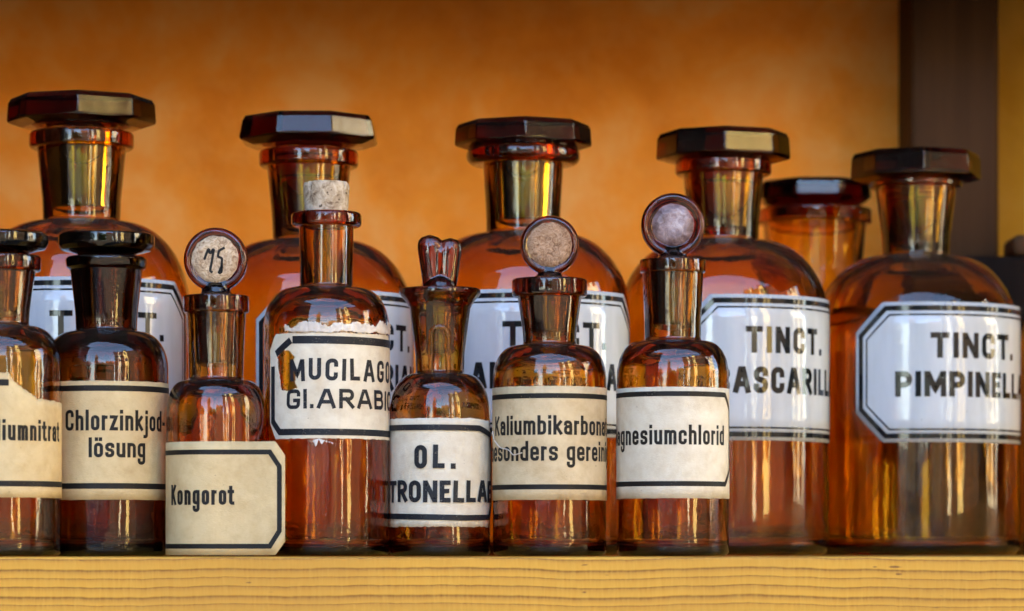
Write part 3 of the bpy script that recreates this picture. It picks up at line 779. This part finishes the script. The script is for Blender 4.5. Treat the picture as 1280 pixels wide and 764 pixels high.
write(bm, 'CITRONELLAE', b.deg(-96), b.deg(79), b.z(629), 27 * S, 5.6 * S, b.cyl, .10, rough=.03, off=.0006)
link('lettering', bm, INK_W, lo)

# -- Kaliumbikarbonat
b = Bottle('reagent_bottle', 687, 1.552, 'small amber bottle labelled Kaliumbikarbonat besonders gereinigt', SG)
b.body(71, 478, 432, 33, 40, 372, 349, 47, 'band', mat=G_SML, ell=2.3, rneck_in=30); S = b.S
o, zc, Ro, yf = disc_stopper(b, 682, 307, 37, 345)
pd = paper_disc(o, zc, yf, Ro * .76, P_BARE, seed=4.0); pd['label'] = 'bare grey brown paper disc with rough surface'
lo = b.label(b.deg(-95), b.deg(95), lambda u: b.z(486) + nz(u, 3.0, 250) * .5 * S, lambda u: b.z(626) + nz(u, 5.0, 250) * .5 * S, P_CREAM)
bands(b, lo, b.deg(-95), b.deg(95), (498, 610), 6.2)
bm = bmesh.new()
write(bm, 'Kaliumbikarbonat', b.ang(620), b.deg(80), b.z(546), 24 * S, 3.9 * S, b.cyl, .10)
write(bm, 'besonders gereinigt', b.deg(-85), b.deg(95), b.z(578), 24.5 * S, 3.9 * S, b.cyl, .10)
link('lettering', bm, INK, lo)
bm = bmesh.new()
def tube(pts, rad):
    rings = []
    for i, p_ in enumerate(pts):
        d_ = (pts[min(i + 1, len(pts) - 1)] - pts[max(i - 1, 0)]).normalized(); a_ = d_.orthogonal().normalized(); c_ = d_.cross(a_)
        rings.append([bm.verts.new(p_ + (a_ * math.cos(k * PI / 3) + c_ * math.sin(k * PI / 3)) * rad) for k in range(6)])
    for A, B in zip(rings[:-1], rings[1:]):
        for k in range(6): bm.faces.new((A[k], A[(k + 1) % 6], B[(k + 1) % 6], B[k]))
px = rpoly([(618.5, 540), (620, 551, 10), (627, 561, 9), (638, 564, 8), (643, 571, 4), (654, 568)], seg=6)
tube([b.cyl(b.ang(x), b.z(y), .0008) for x, y in px], .00025)
link('loose_fibre', bm, P_TORN, lo)

def frost_mat():
    t = NT('frosted_ground_glass'); co = t.coord('Object'); n = t.noise(co, 300, 4, 0.7, 1.0); n2 = t.noise(co, 75, 3, 0.6)
    c = t.ramp(t.math('ADD', t.math('MULTIPLY', n, .35), t.math('MULTIPLY', n2, .65)), [(0.40, (0.09, 0.045, 0.045)), (0.51, (0.24, 0.16, 0.17)), (0.66, (0.50, 0.42, 0.44))])
    return t.done(t.bsdf(c, 0.28, t.bump(n, 0.5, 0.001), 0.6))
# -- Magnesiumchlorid
b = Bottle('reagent_bottle', 841, 1.552, 'small amber bottle labelled Magnesiumchlorid with clear glass disc stopper', SG)
b.body(70, 474, 427, 35, 38, 342, 325, 41, 'band', mat=G_SML, ell=2.3); S = b.S
o, zc, Ro, yf = disc_stopper(b, 840, 282, 40, 319, thick=.0052, recess=.0024, r_face=.66)
pd = paper_disc(o, zc, yf, Ro * .66, frost_mat(), 'ground_face', 6.0); pd['label'] = 'frosted pale mauve ground face of the disc'
u1 = b.deg(86); z0, z1 = b.z(624), b.z(487)
lo = b.label(b.deg(-95), u1, lambda u: z1 + nz(u, 3.9, 250) * .5 * S, lambda u: z0 + nz(u, 5.9, 250) * .5 * S, P_WHITE)
bm = bmesh.new()
ribbon(bm, [(b.deg(-95), b.z(495.5)), (b.deg(63), b.z(495.5)), (b.deg(78), b.z(513)), (b.deg(78), b.z(588)), (b.deg(63), b.z(606)), (b.deg(-95), b.z(606))], False, 6.2 * S, b.cyl, .00008, .0012)
link('border', bm, INK, lo)
bm = bmesh.new(); write(bm, 'Magnesiumchlorid', b.deg(-93), b.ang(904), b.z(558), 24.5 * S, 3.9 * S, b.cyl, .10)
link('lettering', bm, INK, lo)

# ------------------------------------------------------------------ the street behind the camera, seen only mirrored in the glass
GZ = -1.15
PAVE = simple('street_paving', (0.038, 0.033, 0.027), (0.055, 0.047, 0.037), 0.6)
bm = box(bmesh.new(), -150, 150, -200, 60, GZ - 0.3, GZ)
tag(link('ground', bm, PAVE, smooth=False), 'pale stone paving of the street in front of the stall', 'ground', kind='structure')
PANE = simple('dark_window_pane', (0.02, 0.025, 0.03), None, 3, 0.1)
ROOF = simple('red_roof_tiles', (0.16, 0.06, 0.035), (0.22, 0.09, 0.05), 4)
def house(az0, az1, dist, h, mat, label, nw=3, nf=2, roof=True):
    """a house whose sunny front faces the stall, between two bearings seen from the shelf"""
    a = R((az0 + az1) / 2); ox, oy = 0.0, 1.5
    wd = dist * (math.tan(R(az1) - a) - math.tan(R(az0) - a)); dep = 7
    root = empty('town_house', (ox + math.sin(a) * dist, oy - math.cos(a) * dist, GZ)); root.rotation_euler = (0, 0, a)
    tag(root, label, 'house')
    link('wall', box(bmesh.new(), -wd / 2, wd / 2, -dep, 0, 0, h), mat, root, smooth=False)
    ww = min(1.0, wd / nw * .45)
    for i in range(nw):
        for k in range(nf):
            x = -wd / 2 + wd * (i + .5) / nw; z = 1.0 + k * (h / nf)
            f = link('window', box(bmesh.new(), x - ww / 2 - .08, x + ww / 2 + .08, .002, .06, z - .08, z + 1.48), BROWNW, root, smooth=False)
            link('pane', box(bmesh.new(), x - ww / 2, x + ww / 2, .062, .07, z, z + 1.4), PANE, f, smooth=False)
    if roof:
        bm = bmesh.new(); e = .3; rh = 2.2
        v = [bm.verts.new(p) for p in ((-wd / 2 - e, e, h + .01), (wd / 2 + e, e, h + .01), (wd / 2 + e, -dep - e, h + .01), (-wd / 2 - e, -dep - e, h + .01), (-wd / 2 - e, -dep / 2, h + rh), (wd / 2 + e, -dep / 2, h + rh))]
        for f in ((0, 1, 5, 4), (2, 3, 4, 5), (0, 4, 3), (1, 2, 5), (0, 3, 2, 1)): bm.faces.new([v[i] for i in f])
        link('roof', bm, ROOF, root, smooth=False)
WHITEF = simple('white_facade', (0.80, 0.70, 0.48), (0.84, 0.75, 0.54), 0.7)
YELF = simple('yellow_facade', (0.76, 0.58, 0.22), (0.80, 0.63, 0.27), 0.7)
BRNF = simple('shade_brown_facade', (0.036, 0.024, 0.015), (0.055, 0.037, 0.024), 0.7)  # dark paint stands in for fronts lying in shade
GRYF = simple('grey_facade', (0.055, 0.045, 0.036), (0.085, 0.07, 0.055), 0.7)
house(-80, -32, 11, 13, BRNF, 'tall dark brown house across the street on the left', 5, 4)
house(6, 21, 20, 5.0, GRYF, 'low grey house across the street, mirrored in the glass', 2, 1)
house(22, 28.5, 16, 12, BRNF, 'narrow town house across the street, painted dark brown for shade', 1, 3)
house(29, 32.2, 15, 12, WHITEF, 'narrow white sunlit town house across the street', 1, 3)
house(32.8, 41.4, 16, 12, BRNF, 'brown town house between the two pale ones', 1, 3)
house(41.5, 48, 14, 12, YELF, 'pale yellow town house across the street', 1, 3)
house(47.6, 79, 15, 12, BRNF, 'wide brown timber house across the street', 4, 3)
house(80, 94, 9, 9.0, WHITEF, 'white sunlit house nearest to the stall on the right', 2, 2)
# church tower and trees
a = R(-12); t = empty('church_tower', (math.sin(a) * 40, 1.5 - math.cos(a) * 40, GZ)); tag(t, 'pale church tower with pointed spire across the street', 'tower')
link('wall', box(bmesh.new(), -2.2, 2.2, -4.4, 0, 0, 17), GRYF, t, smooth=False)
bm = bmesh.new(); v = [bm.verts.new(p) for p in ((-2.5, .3, 17.01), (2.5, .3, 17.01), (2.5, -4.7, 17.01), (-2.5, -4.7, 17.01), (0, -2.2, 26))]
for f in ((0, 1, 4), (1, 2, 4), (2, 3, 4), (3, 0, 4), (3, 2, 1, 0)): bm.faces.new([v[i] for i in f])
link('spire', bm, ROOF, t, smooth=False)
for zz in (9, 13): link('window', box(bmesh.new(), -.6, .6, .002, .08, zz, zz + 2.2), PANE, t, smooth=False)
LEAF = simple('dark_leaves', (0.035, 0.06, 0.018), (0.07, 0.10, 0.03), 2)
def tree(az, dist, h, cr, label):
    a = R(az); rt = empty('street_tree', (math.sin(a) * dist, 1.5 - math.cos(a) * dist, GZ)); tag(rt, label, 'tree')
    bm = bmesh.new(); lathe(bm, [(.25, 0), (.16, h * .5), (.05, h * .9), (0, h)], 10); link('trunk', bm, BROWNW, rt)
    bm = bmesh.new()
    for k in range(1500):
        d = Vector((random.gauss(0, 1), random.gauss(0, 1), random.gauss(0, 1))).normalized() * random.random() ** .4
        p = Vector((d.x * cr, d.y * cr, h * .62 + d.z * h * .40)); p *= 1 + .15 * mnoise.noise(p)
        x = Vector((random.gauss(0, 1), random.gauss(0, 1), random.gauss(0, 1))).normalized(); y = x.orthogonal().normalized(); s_ = .22
        bm.faces.new([bm.verts.new(p + x * s_), bm.verts.new(p + y * s_ * .6), bm.verts.new(p - x * s_), bm.verts.new(p - y * s_ * .6)])
    link('crown', bm, LEAF, rt, smooth=False)
tree(-28, 22, 6.5, 2.6, 'bushy dark tree left of the church tower')
tree(-6, 20, 5.0, 2.2, 'low dark tree in front of the church tower')
tree(2, 24, 5.5, 2.2, 'dark tree between church tower and grey house')
